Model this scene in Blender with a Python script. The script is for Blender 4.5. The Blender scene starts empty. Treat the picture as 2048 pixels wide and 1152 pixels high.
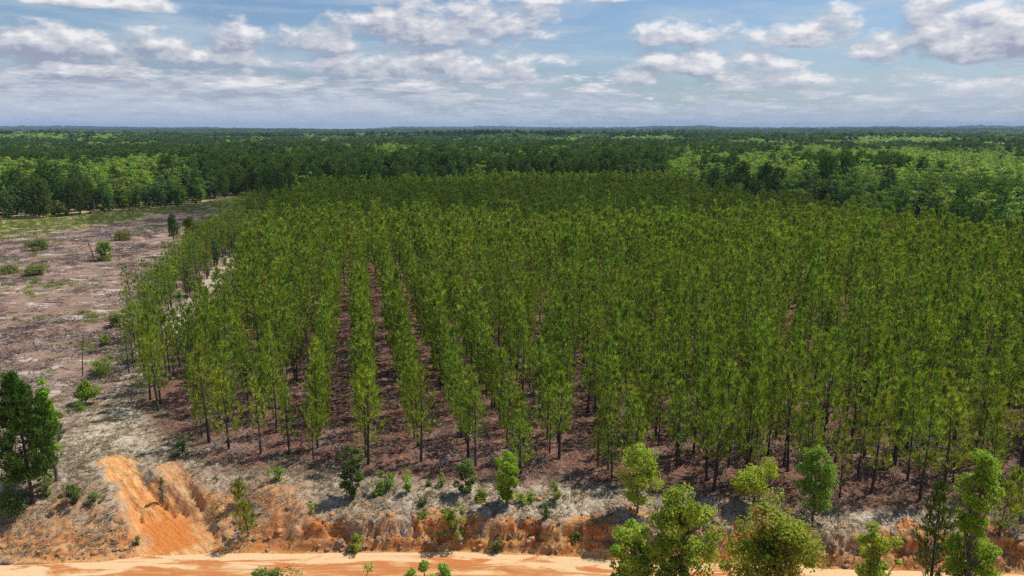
import bpy, math, numpy as np
from mathutils import Vector
rng = np.random.default_rng(7)
R = math.radians
sc = bpy.context.scene
col = sc.collection
# ------------------------------------------------------------------ camera
CAMH, F, PITCH = 24.0, 1409.0, R(12.75)      # focal length in pixels of a 2048 px wide picture
cam = bpy.data.objects.new('camera', bpy.data.cameras.new('camera'))
col.objects.link(cam); sc.camera = cam
cam.location = (0, 0, CAMH); cam.rotation_euler = (R(90) - PITCH, 0, 0)
cam.data.sensor_width = 36; cam.data.lens = F / 2048 * 36
cam.data.clip_start = 0.5; cam.data.clip_end = 60000
cp, sp = math.cos(PITCH), math.sin(PITCH)
def at(px, py, z=0.0):                        # where the sight line of a photo pixel meets height z
    a = (px - 1024) / F; b = (576 - py) / F
    dx, dy, dz = a, cp + b * sp, b * cp - sp
    k = (z - CAMH) / dz
    return np.array([dx * k, dy * k, z])
def project(x, y, z):
    dz = z - CAMH
    d = y * cp - dz * sp; u = y * sp + dz * cp
    d = np.where(d < .1, .1, d)
    return 1024 + F * x / d, 576 - F * u / d
def top_height(px_top, x, y, z):              # height of a thing standing at (x, y, z) whose top is at picture row px_top
    b = (576 - px_top) / F
    return CAMH + y * (b * cp - sp) / (cp + b * sp) - z
# ------------------------------------------------------------------ light
SUN_EL, SUN_AZ = R(58), R(62)                 # azimuth from +Y towards +X
sun = bpy.data.objects.new('sun', bpy.data.lights.new('sun', 'SUN'))
col.objects.link(sun)
sun.data.energy = 4.7; sun.data.angle = R(0.53); sun.data.color = (1.0, 0.955, 0.88)
sdir = Vector((math.sin(SUN_AZ) * math.cos(SUN_EL), math.cos(SUN_AZ) * math.cos(SUN_EL), math.sin(SUN_EL)))
sun.rotation_euler = sdir.to_track_quat('Z', 'Y').to_euler(); sun.location = (0, 0, 60)
world = bpy.data.worlds.new('World'); sc.world = world; world.use_nodes = True
sc.view_settings.view_transform = 'Standard'; sc.view_settings.look = 'None'
sc.view_settings.exposure = 0.0; sc.view_settings.gamma = 1.0
cy = sc.cycles
cy.use_denoising = False; cy.max_bounces = 5; cy.diffuse_bounces = 2; cy.glossy_bounces = 1
cy.transmission_bounces = 2; cy.transparent_max_bounces = 6; cy.volume_bounces = 0
cy.use_light_tree = False

class NT:                                     # small helper for writing node trees
    def __init__(s, nt): s.t = nt; s.n = nt.nodes; s.l = nt.links
    def new(s, typ, **kw):
        n = s.n.new(typ)
        for k, v in kw.items(): setattr(n, k, v)
        return n
    def put(s, sock, v):
        if v is None: return
        if isinstance(v, bpy.types.NodeSocket): s.l.new(v, sock)
        else: sock.default_value = v
    def m(s, op, a, b=None, c=None, clamp=False):
        n = s.new('ShaderNodeMath', operation=op, use_clamp=clamp)
        for i, v in enumerate((a, b, c)): s.put(n.inputs[i], v)
        return n.outputs[0]
    def vm(s, op, a, b=None, scale=None):
        n = s.new('ShaderNodeVectorMath', operation=op)
        s.put(n.inputs[0], a); s.put(n.inputs[1], b)
        if scale is not None: s.put(n.inputs['Scale'], scale)
        return n.outputs[0]
    def xyz(s, x, y, z):
        n = s.new('ShaderNodeCombineXYZ')
        for i, v in enumerate((x, y, z)): s.put(n.inputs[i], v)
        return n.outputs[0]
    def noise(s, vec, scale, detail=4, rough=.55, dist=0.0, dim='3D', out=0):
        n = s.new('ShaderNodeTexNoise', noise_dimensions=dim)
        s.put(n.inputs['Vector'], vec); s.put(n.inputs['Scale'], scale)
        n.inputs['Detail'].default_value = detail; n.inputs['Roughness'].default_value = rough
        n.inputs['Distortion'].default_value = dist
        return n.outputs[out]
    def mr(s, v, a, b, c=0.0, d=1.0, smooth=True):
        n = s.new('ShaderNodeMapRange', interpolation_type='SMOOTHSTEP' if smooth else 'LINEAR')
        for i, q in enumerate((v, a, b, c, d)): s.put(n.inputs[i], q)
        return n.outputs[0]
    def mix(s, f, a, b, mode='MIX'):
        n = s.new('ShaderNodeMix', data_type='RGBA', blend_type=mode)
        s.put(n.inputs['Factor'], f)
        for k, v in ((6, a), (7, b)):
            if isinstance(v, tuple): v = (*v[:3], 1.0)
            s.put(n.inputs[k], v)
        return n.outputs[2]
# ------------------------------------------------------------------ sky: Nishita air with two decks of cumulus at infinity
w = NT(world.node_tree); w.n.clear()
sky = w.new('ShaderNodeTexSky', sky_type='NISHITA', sun_disc=False, sun_elevation=SUN_EL, sun_rotation=SUN_AZ)
sky.altitude = 0; sky.air_density = 1.0; sky.dust_density = 1.2; sky.ozone_density = 1.5
tc = w.new('ShaderNodeTexCoord').outputs['Generated']
sep = w.new('ShaderNodeSeparateXYZ'); w.put(sep.inputs[0], tc)
sx_, sy_, sz_ = sep.outputs
AZ = w.m('ARCTAN2', sx_, sy_)
EL = w.m('DIVIDE', sz_, w.m('MAXIMUM', w.m('SQRT', w.m('ADD', w.m('MULTIPLY', sx_, sx_), w.m('MULTIPLY', sy_, sy_))), .001))
# cumulus heaps: compass bearing and height above the horizon of each, with half widths (all in 1/1409 radian, as read off the photograph)
HEAPS = [(50, 78, 185, 40, .9), (400, 108, 130, 30, 1.0), (458, 78, 60, 46, .8), (648, 78, 82, 32, .9), (880, 50, 190, 50, 1.0), (990, 30, 120, 40, .8), (860, 132, 215, 36, .95), (1070, 118, 56, 20, .7), (1060, 155, 70, 22, .6),
         (1380, 68, 84, 30, .95), (1265, 150, 72, 26, .85), (1420, 122, 150, 34, .95), (1590, 75, 90, 26, .9), (1668, 52, 46, 38, .9), (1985, 62, 160, 62, 1.1), (1930, 112, 110, 20, .8),
         (1830, 152, 70, 16, .7), (1560, 160, 150, 20, .7), (150, 2, 170, 16, .8), (1130, -4, 160, 16, .7), (170, 120, 150, 26, .6), (1990, 165, 90, 26, .7), (250, 165, 100, 18, .6), (560, 160, 120, 20, .5)]
def heap_axes(px, py):
    a_ = (px - 1024) / F; b_ = (576 - py) / F
    vx, vy, vz = a_, cp + b_ * sp, b_ * cp - sp
    return math.atan2(vx, vy), vz / math.hypot(vx, vy)
def cloud_field(az, el):
    p = w.xyz(az, el, .0)
    wob = w.noise(w.vm('MULTIPLY', p, (19, 36, 1)), 1.0, 7, .58)
    wob = w.m('SUBTRACT', wob, .5)
    wide = w.m('SUBTRACT', w.noise(w.vm('MULTIPLY', p, (9, 22, 1)), 1.0, 2, .5), .5)
    best = None
    for px, py, hw_, hh_, st in HEAPS:
        ca, ce = heap_axes(px, py)
        u_ = w.m('MULTIPLY', w.m('SUBTRACT', az, ca), F / (hw_ * 1.1))
        v_ = w.m('MULTIPLY', w.m('SUBTRACT', el, ce - .25 * hh_ / F), F / hh_)
        v_ = w.m('MAXIMUM', w.m('MULTIPLY', v_, .85), w.m('MULTIPLY', v_, -1.9))         # flat underside, domed top
        r2 = w.m('ADD', w.m('MULTIPLY', u_, u_), w.m('MULTIPLY', v_, v_))
        h_ = w.m('SUBTRACT', st * .55, w.m('MULTIPLY', r2, .42))
        best = h_ if best is None else w.m('SMOOTH_MAX', best, h_, .12)
    best = w.m('MAXIMUM', best, -.55)
    hi = w.m('ADD', best, w.m('ADD', w.m('MULTIPLY', wob, 2.0), w.m('MULTIPLY', wide, .8)))
    nb = w.noise(w.vm('MULTIPLY', p, (12, 62, 1)), 1.0, 8, .60)
    nc = w.noise(w.vm('MULTIPLY', p, (30, 170, 1)), 1.0, 7, .60)
    left = w.mr(az, .25, -.45, 0, .10)
    lo1 = w.m('MULTIPLY', w.m('SUBTRACT', w.m('ADD', nb, left), w.mr(el, .05, .13, .47, .80)), 4.0)
    lo2 = w.m('MULTIPLY', w.m('SUBTRACT', w.m('ADD', nc, left), w.mr(el, .025, .075, .47, .85)), 4.0)
    return w.m('MAXIMUM', hi, w.m('MAXIMUM', lo1, lo2))
veil = w.mr(w.noise(w.vm('MULTIPLY', w.xyz(AZ, EL, 0), (4, 30, 1)), 1.0, 6, .62, .4), .40, .66, 0.0, .75)
color = w.mix(1.0, sky.outputs[0], (.80, .95, 1.13), 'MULTIPLY')
color = w.mix(w.m('MULTIPLY', veil, w.mr(EL, .25, .8, 1, .25)), color, (5.2, 6.3, 7.3))
D0 = cloud_field(AZ, EL)
D1 = cloud_field(w.m('ADD', AZ, .007), w.m('ADD', EL, .012))
lit = w.m('ADD', w.m('MULTIPLY', w.m('SUBTRACT', D0, D1), 1.2), .40)  # cloud light and shade painted in: sunward edges bright, undersides grey
lit = w.m('ADD', lit, w.mr(AZ, .1, -.5, 0, -.14))
lit = w.m('ADD', .42, w.m('MULTIPLY', w.m('SUBTRACT', lit, .42), w.mr(EL, .015, .10, .30, 1)))
c = w.mix(w.mr(lit, .0, .5), (3.5, 3.8, 5.0), (6.3, 6.5, 7.1))
c = w.mix(w.mr(lit, .45, .95), c, (9.8, 9.6, 9.6))
color = w.mix(w.mr(D0, -.06, .46, 0, .95), color, c)
color = w.mix(w.mr(EL, .0, .06, .82, 0, False), color, (5.6, 6.6, 7.7))
bg = w.new('ShaderNodeBackground'); w.put(bg.inputs[0], color); bg.inputs[1].default_value = 0.095
w.l.new(bg.outputs[0], w.new('ShaderNodeOutputWorld').inputs[0])
world.cycles.sampling_method = 'MANUAL'; world.cycles.sample_map_resolution = 256

# ------------------------------------------------------------------ numeric noise
_perm = np.random.default_rng(11).random((256, 256))
def vnoise(x, y):
    xi = np.floor(x).astype(int); yi = np.floor(y).astype(int)
    fx = x - xi; fy = y - yi
    fx = fx * fx * fx * (fx * (fx * 6 - 15) + 10); fy = fy * fy * fy * (fy * (fy * 6 - 15) + 10)
    g = lambda i, j: _perm[i & 255, j & 255]
    return (g(xi, yi) * (1 - fx) + g(xi + 1, yi) * fx) * (1 - fy) + (g(xi, yi + 1) * (1 - fx) + g(xi + 1, yi + 1) * fx) * fy
def fbm(x, y, o=4, r=.5):
    s = 0; a = 1; t = 0
    for i in range(o):
        s = s + a * vnoise(x * 2 ** i + 17.3 * i, y * 2 ** i + 9.1 * i); t += a; a *= r
    return s / t
def smooth(v, a, b):
    t = np.clip((v - a) / (b - a), 0, 1); return t * t * (3 - 2 * t)
def seg_dist(x, y, pts):                       # distance to a polyline, and the place along it (0..1)
    best = np.full(np.shape(x), 1e9); tt = np.zeros(np.shape(x)); n = len(pts) - 1
    for i in range(n):
        ax, ay = pts[i][:2]; bx, by = pts[i + 1][:2]
        L = (bx - ax) ** 2 + (by - ay) ** 2
        t = np.clip(((x - ax) * (bx - ax) + (y - ay) * (by - ay)) / L, 0, 1)
        d = np.hypot(x - ax - t * (bx - ax), y - ay - t * (by - ay))
        m = d < best; best = np.where(m, d, best); tt = np.where(m, (i + t) / n, tt)
    return best, tt
def in_poly(x, y, poly):
    c = np.zeros(np.shape(x), bool); n = len(poly)
    for i in range(n):
        x1, y1 = poly[i]; x2, y2 = poly[(i + 1) % n]
        if y1 == y2: continue
        m = ((y1 > y) != (y2 > y)) & (x < (x2 - x1) * (y - y1) / (y2 - y1) + x1)
        c ^= m
    return c
# ------------------------------------------------------------------ lie of the land
ROW = R(12.3)
RD = np.array([-math.sin(ROW), math.cos(ROW)]); RN = np.array([math.cos(ROW), math.sin(ROW)])   # along and across the planted rows
ROADZ = -2.0
_rk = np.array([at(*p, ROADZ)[:2] for p in [(-500, 1140), (0, 1127), (200, 1121), (300, 1108), (420, 1104), (540, 1104), (900, 1100), (1100, 1108), (1250, 1117), (1700, 1135), (2048, 1146), (2600, 1160)]])
def road_edge(x):
    return np.interp(x, _rk[:, 0], _rk[:, 1]) + .25 * (fbm(x * .8, x * 0 + 3.3, 3) - .5)
_lip = np.array([[at(px, 1000, 0)[0], W] for px, W in [(-400, 9), (0, 8), (150, 7), (300, 8.5), (430, 8), (520, 4), (600, 3.0), (800, 2.4), (1100, 2.2), (1700, 2.2), (2300, 2.5)]])
GUL = [at(px, py, z)[:2] for px, py, z in [(225, 925, 0), (255, 955, -.2), (300, 1000, -.8), (335, 1050, -1.5), (360, 1105, -2)]]
GUL2 = [at(px, py, z)[:2] for px, py, z in [(335, 935, -.1), (365, 975, -.4), (398, 1020, -1.0), (408, 1075, -1.9)]]
TRACK = [at(px, py, 0)[:2] for px, py in [(225, 925), (215, 870), (240, 820), (290, 760)]] + [tuple(-22.7 * RN + v * RD) for v in (78, 120, 220)]
def ground_z(x, y, road=False):
    x = np.asarray(x, float); y = np.asarray(y, float)
    r = np.hypot(x, y)
    z = .5 * (fbm(x / 30, y / 30, 3) - .5) * smooth(r, 50, 120)
    z = z - 5 * smooth(r, 300, 1100) - 7 * smooth(r, 1000, 2600)
    z = z + 9 * (fbm(x / 400 + 5, y / 400, 3) - .5) * smooth(r, 450, 1500)
    ang = np.arctan2(x, y)
    z = z + smooth(r, 2600, 5200) * (6 + 16 * (fbm(ang * 5 + 3, r / 4000, 3) - .25))
    z = z + smooth(r, 5200, 9000) * (4 + 95 * (fbm(ang * 9 + 9, r / 5000, 3) - .42))
    # cut bank down to the dirt road
    re = road_edge(x); W = np.interp(x, _lip[:, 0], _lip[:, 1])
    steep = smooth(x, -15.5, -12)               # from the gully to the right the bank is cut steep
    rag = 1.5 * (fbm(x * .8, y * 1.1 + 7, 5, .62) - .5) * (.3 + .9 * steep)
    t = y - re + rag * smooth(y - re, .0, .7)
    gentle = smooth(t / W, -.02, 1.0) ** .8
    led = smooth(t, .0, .35) * .30 + smooth(t, .45, 1.15) * .50 + smooth(t, 1.1, 5.0) * .20
    f = gentle * (1 - steep) + led * steep
    near = smooth(y, 60, 50)
    bank = -2.0 * (1 - f)
    # terraces and clods
    zone = smooth(t, .1, .6) * smooth(y, 62, 50)
    bank = bank + zone * (1 - f * .6) * (.55 * (fbm(x * 1.3, y * 1.9, 4, .6) - .5))
    clod = smooth(t, .2, 1.2) * smooth(y, 56, 47)
    bank = bank + clod * .26 * (fbm(x * 3.2 + 4, y * 3.2, 3, .6) - .5)
    z = z * (1 - near) + (bank) * near + .06 * (fbm(x * 1.2, y * 1.2, 3) - .5) * smooth(t, .5, 3)
    d, tt = seg_dist(x, y, GUL)
    wob = .5 * (fbm(x * 1.1 + 30, y * 1.1, 3) - .5)
    wd = .8 + 1.0 * tt
    cut = (1 - smooth(d + wob, wd * .55, wd * 1.35)) * np.minimum(1.1 * smooth(tt, .05, .6), 1.1)
    z = z - cut
    d2, t2 = seg_dist(x, y, GUL2)
    z = z - (1 - smooth(d2 + wob, .25, .95)) * .7 * smooth(t2, 0, .5)
    # runnels
    dl = np.abs(d + wob * .7 - wd * .6)
    z = z - .34 * np.exp(-(dl / .13) ** 2) * smooth(tt, .2, .5) * (x < 100)
    z = np.where(t < .0, ROADZ + .05 * (fbm(x * .25, y * 1.6, 3) - .5), np.where(t < 4, np.maximum(z, ROADZ + .02 * t), z))
    if not road:
        z = np.where((t < .0) & (y > road_edge(x) - 9), z - .06 * smooth(-t, .0, .3), z)
    z = np.where(y < 30, ROADZ - .5 * smooth(y, 30, 20) + .4 * (fbm(x * .2, y * .2, 3) - .5) * smooth(y, 30, 26), z)
    return z
def gz(x, y): return float(ground_z(np.array([x]), np.array([y]))[0])

# ------------------------------------------------------------------ mesh helpers
def mesh_from(name, V, Fs, mats, mi=None, smooth_=False):
    """Fs: list of (M,k) index arrays"""
    me = bpy.data.meshes.new(name)
    V = np.asarray(V, np.float32)
    me.vertices.add(len(V)); me.vertices.foreach_set('co', V.ravel())
    idx = np.concatenate([f.ravel() for f in Fs]).astype(np.int32)
    tot = np.concatenate([np.full(len(f), f.shape[1]) for f in Fs]).astype(np.int32)
    me.loops.add(len(idx)); me.loops.foreach_set('vertex_index', idx)
    me.polygons.add(len(tot))
    st = np.zeros(len(tot), np.int32); st[1:] = np.cumsum(tot)[:-1]
    me.polygons.foreach_set('loop_start', st)
    for m in mats: me.materials.append(m)
    if mi is not None: me.polygons.foreach_set('material_index', mi.astype(np.int32))
    if smooth_: me.polygons.foreach_set('use_smooth', np.ones(len(tot), bool))
    me.update(); me.validate()
    return me
def unit(v): return v / np.maximum(np.linalg.norm(v, axis=-1, keepdims=True), 1e-9)
def rnd_dir(g, n): return unit(g.normal(size=(n, 3)))
def toned(me, T):
    a = me.attributes.new('tone', 'FLOAT', 'POINT'); a.data.foreach_set('value', np.concatenate(T).astype(np.float32)); return me
class Geo:
    def __init__(s): s.V = []; s.F = []; s.T = []; s.n = 0
    def add(s, V, Fc, tone=None):
        s.V.append(np.asarray(V, float)); s.F.append(np.asarray(Fc) + s.n); s.n += len(V)
        s.T.append(np.full(len(V), .5) if tone is None else tone)
    def blades(s, P, D, L, W, g, tone=None):
        n = len(P); side = unit(np.cross(D, rnd_dir(g, n)))
        L = np.asarray(L).reshape(-1, 1); W = np.asarray(W).reshape(-1, 1)
        V = np.stack([P - side * W / 2, P + side * W / 2, P + D * L], 1).reshape(-1, 3)
        tone = g.random(n) if tone is None else tone
        s.add(V, np.arange(3 * n).reshape(-1, 3), np.repeat(tone, 3))
    def leaves(s, P, N, S, g, asp=.62, tone=None):
        n = len(P); S = np.asarray(S).reshape(-1, 1)
        t = unit(np.cross(N, rnd_dir(g, n))); b = np.cross(N, t)
        V = np.stack([P - t * S / 2, P + b * S * asp / 2 , P + t * S / 2, P - b * S * asp / 2], 1).reshape(-1, 3)
        tone = g.random(n) if tone is None else tone
        s.add(V, np.arange(4 * n).reshape(-1, 4), np.repeat(tone, 4))
    def tube(s, pts, rad, k=5):
        pts = np.asarray(pts, float); n = len(pts); rad = np.broadcast_to(rad, n)
        d = unit(np.gradient(pts, axis=0))
        ref = np.array([0.9, .1, .2]) if abs(d[0][2]) > .7 else np.array([0, 0, 1.0])
        a = unit(np.cross(d, ref)); b = np.cross(d, a)
        an = np.arange(k) * 2 * math.pi / k
        ring = pts[:, None] + rad[:, None, None] * (np.cos(an)[None, :, None] * a[:, None] + np.sin(an)[None, :, None] * b[:, None])
        V = ring.reshape(-1, 3); Q = []
        i = np.arange(n - 1)[:, None] * k; j = np.arange(k)[None]
        Q = np.stack([i + j, i + (j + 1) % k, i + k + (j + 1) % k, i + k + j], -1).reshape(-1, 4)
        s.add(V, Q)
        s.add([pts[-1] + d[-1] * rad[-1] * .6] + list(ring[-1]), [[0, 1 + q, 1 + (q + 1) % k] for q in range(k)])
    def mesh(s, name, mat, sm=False): return toned(mesh_from(name, np.concatenate(s.V), s.F, [mat], None, sm), s.T)
def merged(name, geos, mats):
    geos = geos[:len(mats)]
    V = []; Fs = []; mi = []; n = 0; T = []
    for k, g in enumerate(geos):
        V += g.V; T += g.T
        for f in g.F: Fs.append(f + n); mi.append(np.full(len(f), k))
        n += g.n
    return toned(mesh_from(name, np.concatenate(V), Fs, mats, np.concatenate(mi)), T)
# ------------------------------------------------------------------ materials
def new_mat(name):
    m = bpy.data.materials.new(name); m.use_nodes = True
    t = NT(m.node_tree); t.n.clear(); return m, t
def leaf_mat(name, c1, c2, trans=.35, hue=.03, val=.35, rough=.5, patch=None):
    m, t = new_mat(name)
    geo = t.new('ShaderNodeNewGeometry'); oi = t.new('ShaderNodeObjectInfo')
    c = t.mix(t.new('ShaderNodeAttribute', attribute_name='tone').outputs['Fac'], c1, c2)
    if patch is not None:
        loc = t.noise(oi.outputs['Location'], .02, 2)
        c = t.mix(t.mr(loc, .42, .62, 0, .22), c, patch)
    hsv = t.new('ShaderNodeHueSaturation')
    t.put(hsv.inputs['Hue'], t.m('ADD', t.m('MULTIPLY', t.m('SUBTRACT', oi.outputs['Random'], .5), hue * 2), .5))
    t.put(hsv.inputs['Value'], t.m('ADD', t.m('MULTIPLY', t.m('FRACT', t.m('MULTIPLY', oi.outputs['Random'], 37.7)), val), 1 - val / 2))
    t.put(hsv.inputs['Color'], c)
    p = t.new('ShaderNodeBsdfPrincipled'); t.put(p.inputs['Base Color'], hsv.outputs[0])
    p.inputs['Roughness'].default_value = rough; p.inputs['Specular IOR Level'].default_value = .12
    tr = t.new('ShaderNodeBsdfTranslucent')
    t.put(tr.inputs[0], t.mix(1.0, hsv.outputs[0], (1.25, 1.3, .55), 'MULTIPLY'))
    mx = t.new('ShaderNodeMixShader'); mx.inputs[0].default_value = trans
    t.l.new(p.outputs[0], mx.inputs[1]); t.l.new(tr.outputs[0], mx.inputs[2])
    t.l.new(mx.outputs[0], t.new('ShaderNodeOutputMaterial').inputs[0])
    return m
def bark_mat(name, c1, c2, sc_=8):
    m, t = new_mat(name)
    co = t.new('ShaderNodeTexCoord').outputs['Object']
    n = t.noise(t.vm('MULTIPLY', co, (1, 1, .25)), sc_, 4, .6)
    p = t.new('ShaderNodeBsdfPrincipled'); t.put(p.inputs['Base Color'], t.mix(t.mr(n, .35, .65), c1, c2))
    p.inputs['Roughness'].default_value = .9
    b = t.new('ShaderNodeBump'); b.inputs['Strength'].default_value = .5; b.inputs['Distance'].default_value = .02
    t.put(b.inputs['Height'], n); t.l.new(b.outputs[0], p.inputs['Normal'])
    t.l.new(p.outputs[0], t.new('ShaderNodeOutputMaterial').inputs[0])
    return m
M = dict(
    pine=leaf_mat('pine_needles', (.072, .122, .015), (.46, .57, .072), .34, .020, .36, patch=(.22, .25, .035)),
    pine_dark=leaf_mat('dark_pine_needles', (.035, .080, .016), (.15, .235, .035), .25, .02, .3),
    fpine=leaf_mat('forest_pine_needles', (.072, .135, .030), (.155, .24, .050), .32, .02, .35),
    broad=leaf_mat('bright_leaves', (.13, .23, .020), (.39, .51, .070), .38, .030, .45),
    broad_dark=leaf_mat('deep_green_leaves', (.055, .115, .020), (.14, .225, .040), .3, .03, .4),
    yellow=leaf_mat('yellow_green_leaves', (.16, .25, .025), (.28, .36, .05), .38, .02, .2),
    oak=leaf_mat('oak_leaves', (.15, .24, .020), (.52, .60, .080), .45, .015, .3),
    oaktip=leaf_mat('young_oak_leaves', (.22, .27, .04), (.42, .25, .07), .34, .015, .2),
    tulip=leaf_mat('fresh_green_leaves', (.15, .28, .014), (.33, .50, .04), .4, .01, .1),
    dull=leaf_mat('dull_green_leaves', (.10, .135, .035), (.24, .27, .07), .3, .02, .3),
    bark=bark_mat('pine_bark', (.035, .026, .022), (.085, .06, .05)),
    bark2=bark_mat('grey_bark', (.09, .075, .06), (.20, .175, .15)),
    dead=bark_mat('bleached_deadwood', (.20, .17, .15), (.42, .38, .34)),
    deadd=bark_mat('dark_deadwood', (.06, .035, .03), (.14, .08, .065)),
)
# ------------------------------------------------------------------ tree builders
def pine_geo(seed, h=9.0, cb=.36, rmax=1.35, step=.50, nb=5, tufts=3, blades=8, L=.46, Wd=.072, spread=.22, limb=True, shape=.8, dead=True):
    g = np.random.default_rng(seed); cr = Geo(); tr = Geo(); db = Geo()
    zs = np.linspace(0, h * .97, 7); off = np.cumsum(g.normal(0, .035, (7, 2)), 0) * (zs / h)[:, None] * 1.6
    P = np.c_[off, zs]; tr.tube(P, np.linspace(.012 * h + .015, .012, 7), 6)
    ax = lambda z: np.array([np.interp(z, zs, off[:, 0]), np.interp(z, zs, off[:, 1]), z])
    TP = []; TD = []
    z = cb * h + g.uniform(0, .3)
    while z < h * .985:
        t = (z - cb * h) / (h - cb * h)
        prof = (min(1, .45 + 2.2 * t) * (1 - t ** 1.5) ** shape + .06)
        k = g.integers(nb - 1, nb + 2) if t < .85 else 3
        a0 = g.uniform(0, 6.28)
        for b in range(k):
            if g.random() < .12: continue
            a = a0 + 6.28 * b / k + g.normal(0, .25); ln = rmax * prof * g.uniform(.6, 1.18)
            rise = g.uniform(.15, .5) + .5 * t
            dr = np.array([math.cos(a), math.sin(a), 0])
            s = np.linspace(0, 1, 4)
            pts = ax(z)[None] + s[:, None] * ln * dr + np.c_[0 * s, 0 * s, ln * rise * s ** 1.6]
            if limb: tr.tube(pts, np.linspace(.022, .006, 4) * (h / 9), 3)
            n = max(2, int(round(tufts * (.5 + .6 * ln / rmax))))
            q = g.uniform(.38, 1.05, n); q[0] = 1.0
            c = ax(z)[None] + q[:, None] * ln * dr + np.c_[0 * q, 0 * q, ln * rise * q ** 1.6] + g.normal(0, .09 + .10 * q[:, None] * ln / 1.3, (n, 3))
            TP.append(c); TD.append(unit(dr * .35 + np.array([0, 0, 1.0]) + g.normal(0, .25, (n, 3))))
        z += step * g.uniform(.75, 1.25) * (1.0 if t < .8 else .7)
    TP.append(ax(h * .97)[None] + g.normal(0, .05, (4, 3))); TD.append(unit(np.array([[0, 0, 1.0]] * 4) + g.normal(0, .2, (4, 3))))
    TP = np.concatenate(TP); TD = np.concatenate(TD)
    P = np.repeat(TP, blades, 0); D = unit(np.repeat(TD, blades, 0) + g.normal(0, spread, (len(P), 3)))
    P = P + D * (L * g.uniform(-.15, .45, (len(P), 1))) + g.normal(0, L * .06, P.shape)
    tone = np.repeat(g.random(len(TP)) ** 1.15, blades) * .82 + .18 * g.random(len(P))
    cr.blades(P, D, L * g.uniform(.7, 1.25, len(P)), Wd, g, tone)
    if dead:
        for i in range(g.integers(9, 17)):
            z = g.uniform(.12, cb + .30) * h; a = g.uniform(0, 6.28); ln = g.uniform(.4, 1.2)
            e = ax(z) + np.array([math.cos(a) * ln, math.sin(a) * ln, g.uniform(-.15, .4) * ln])
            db.tube([ax(z), (ax(z) + e) / 2 + g.normal(0, .05, 3), e], [.020, .014, .006], 3)
    return (cr, tr, db) if dead else (cr, tr)
def broad_geo(seed, h=5.0, rad=1.6, cb=.25, ncl=26, per=60, leaf=.16, flat=.75, rc=.32, trunkr=None, stems=1, shell=.62, top=1.0, column=False, lean=0):
    g = np.random.default_rng(seed); cr = Geo(); tr = Geo()
    trunkr = trunkr or .014 * h + .015
    base = cb * h; cz = (base + h) / 2; hz = (h - base) / 2
    C = []
    while len(C) < ncl:
        d = rnd_dir(g, 1)[0]; r = g.uniform(shell, 1.0) * .82
        if g.random() < .18: r *= .5
        r *= .10 + 1.62 * float(fbm(np.array(d[0] * 1.4 + seed * .37 + 5), np.array(d[1] * 1.4 + d[2] * 1.9 + 7), 2))
        if column: zz = g.uniform(-1, 1); prof = math.sqrt(max(.04, 1 - abs(zz) ** 2.5)) * g.uniform(.35, .9); a = g.uniform(0, 6.28); p = np.array([prof * math.cos(a), prof * math.sin(a), zz * .9])
        else: p = d * r; p[:2] *= (1.08 - .25 * max(0, p[2]) * top)
        C.append([p[0] * rad, p[1] * rad, cz + p[2] * hz])
    C = np.array(C); C[:, :2] += lean * (C[:, 2:3] / h) ** 2 * np.array([1, .4])
    C[:, :2] *= .80 * rad / np.abs(C[:, :2] - lean * (C[:, 2:3] / h) ** 2 * np.array([1, .4])).max()
    C[:, 2] = base + .06 * h + (C[:, 2] - C[:, 2].min()) / np.ptp(C[:, 2]) * (h * .965 - rc * rad * flat * .7 - base - .06 * h)
    rc_ = rc * rad * g.uniform(.45, 1.35, ncl)
    n = ncl * per; ci = np.repeat(np.arange(ncl), per)
    d = rnd_dir(g, n); rr = g.uniform(.25, 1, n) ** .6
    ext = np.c_[rc_[ci], rc_[ci], rc_[ci] * flat]
    P = C[ci] + d * rr[:, None] * ext
    N = unit(d * .8 + np.array([0, 0, .75]) + g.normal(0, .55, (n, 3)))
    tone = g.random(ncl)[ci] * .35 + .65 * g.random(n)
    cr.leaves(P, N, leaf * g.uniform(.65, 1.3, n), g, .62, tone)
    for s_ in range(stems):
        bx, by = (0, 0) if stems == 1 else g.normal(0, .12 * rad, 2)
        tx, ty = g.normal(0, .08 * rad, 2) if stems == 1 else g.normal(0, .35 * rad, 2)
        zs = np.linspace(0, h * .86, 6); s = (zs / h)
        path = np.c_[bx + (tx - bx) * s + lean * s ** 2, by + (ty - by) * s + .4 * lean * s ** 2, zs]
        path[1:-1, :2] += g.normal(0, .03 * rad, (4, 2))
        tr.tube(path, np.linspace(trunkr, trunkr * .2, 6) / (1 if stems == 1 else 1.6), 6)
        sel = range(s_, ncl, stems)
        for i in sel:
            c = C[i]; z0 = max(base * .6, c[2] - .55 * math.hypot(c[0], c[1]) - .15 * h * g.random())
            z0 = min(z0, h * .8)
            p0 = np.array([np.interp(z0, zs, path[:, 0]), np.interp(z0, zs, path[:, 1]), z0])
            mid = (p0 + c) / 2 + g.normal(0, .05 * rad, 3) + [0, 0, -.04 * h]
            tr.tube([p0, mid, c], np.array([.42, .28, .1]) * trunkr, 4)
    return cr, tr
def meshes(kind, geo, leafm, barkm):
    tm = merged(kind + '_trunk', geo[1:], [barkm, M['dead']][:len(geo) - 1])
    tm.polygons.foreach_set('use_smooth', np.ones(len(tm.polygons), bool))
    return geo[0].mesh(kind + '_crown', leafm), tm
def thing(name, label, cat, loc, rz=0.0, scale=(1, 1, 1), group=None, tilt=(0, 0)):
    o = bpy.data.objects.new(name, None); col.objects.link(o)
    o.location = loc; o.rotation_euler = (tilt[0], tilt[1], rz); o.scale = scale; o.empty_display_size = .3
    o['label'] = label; o['category'] = cat
    if group: o['group'] = group
    return o
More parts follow.
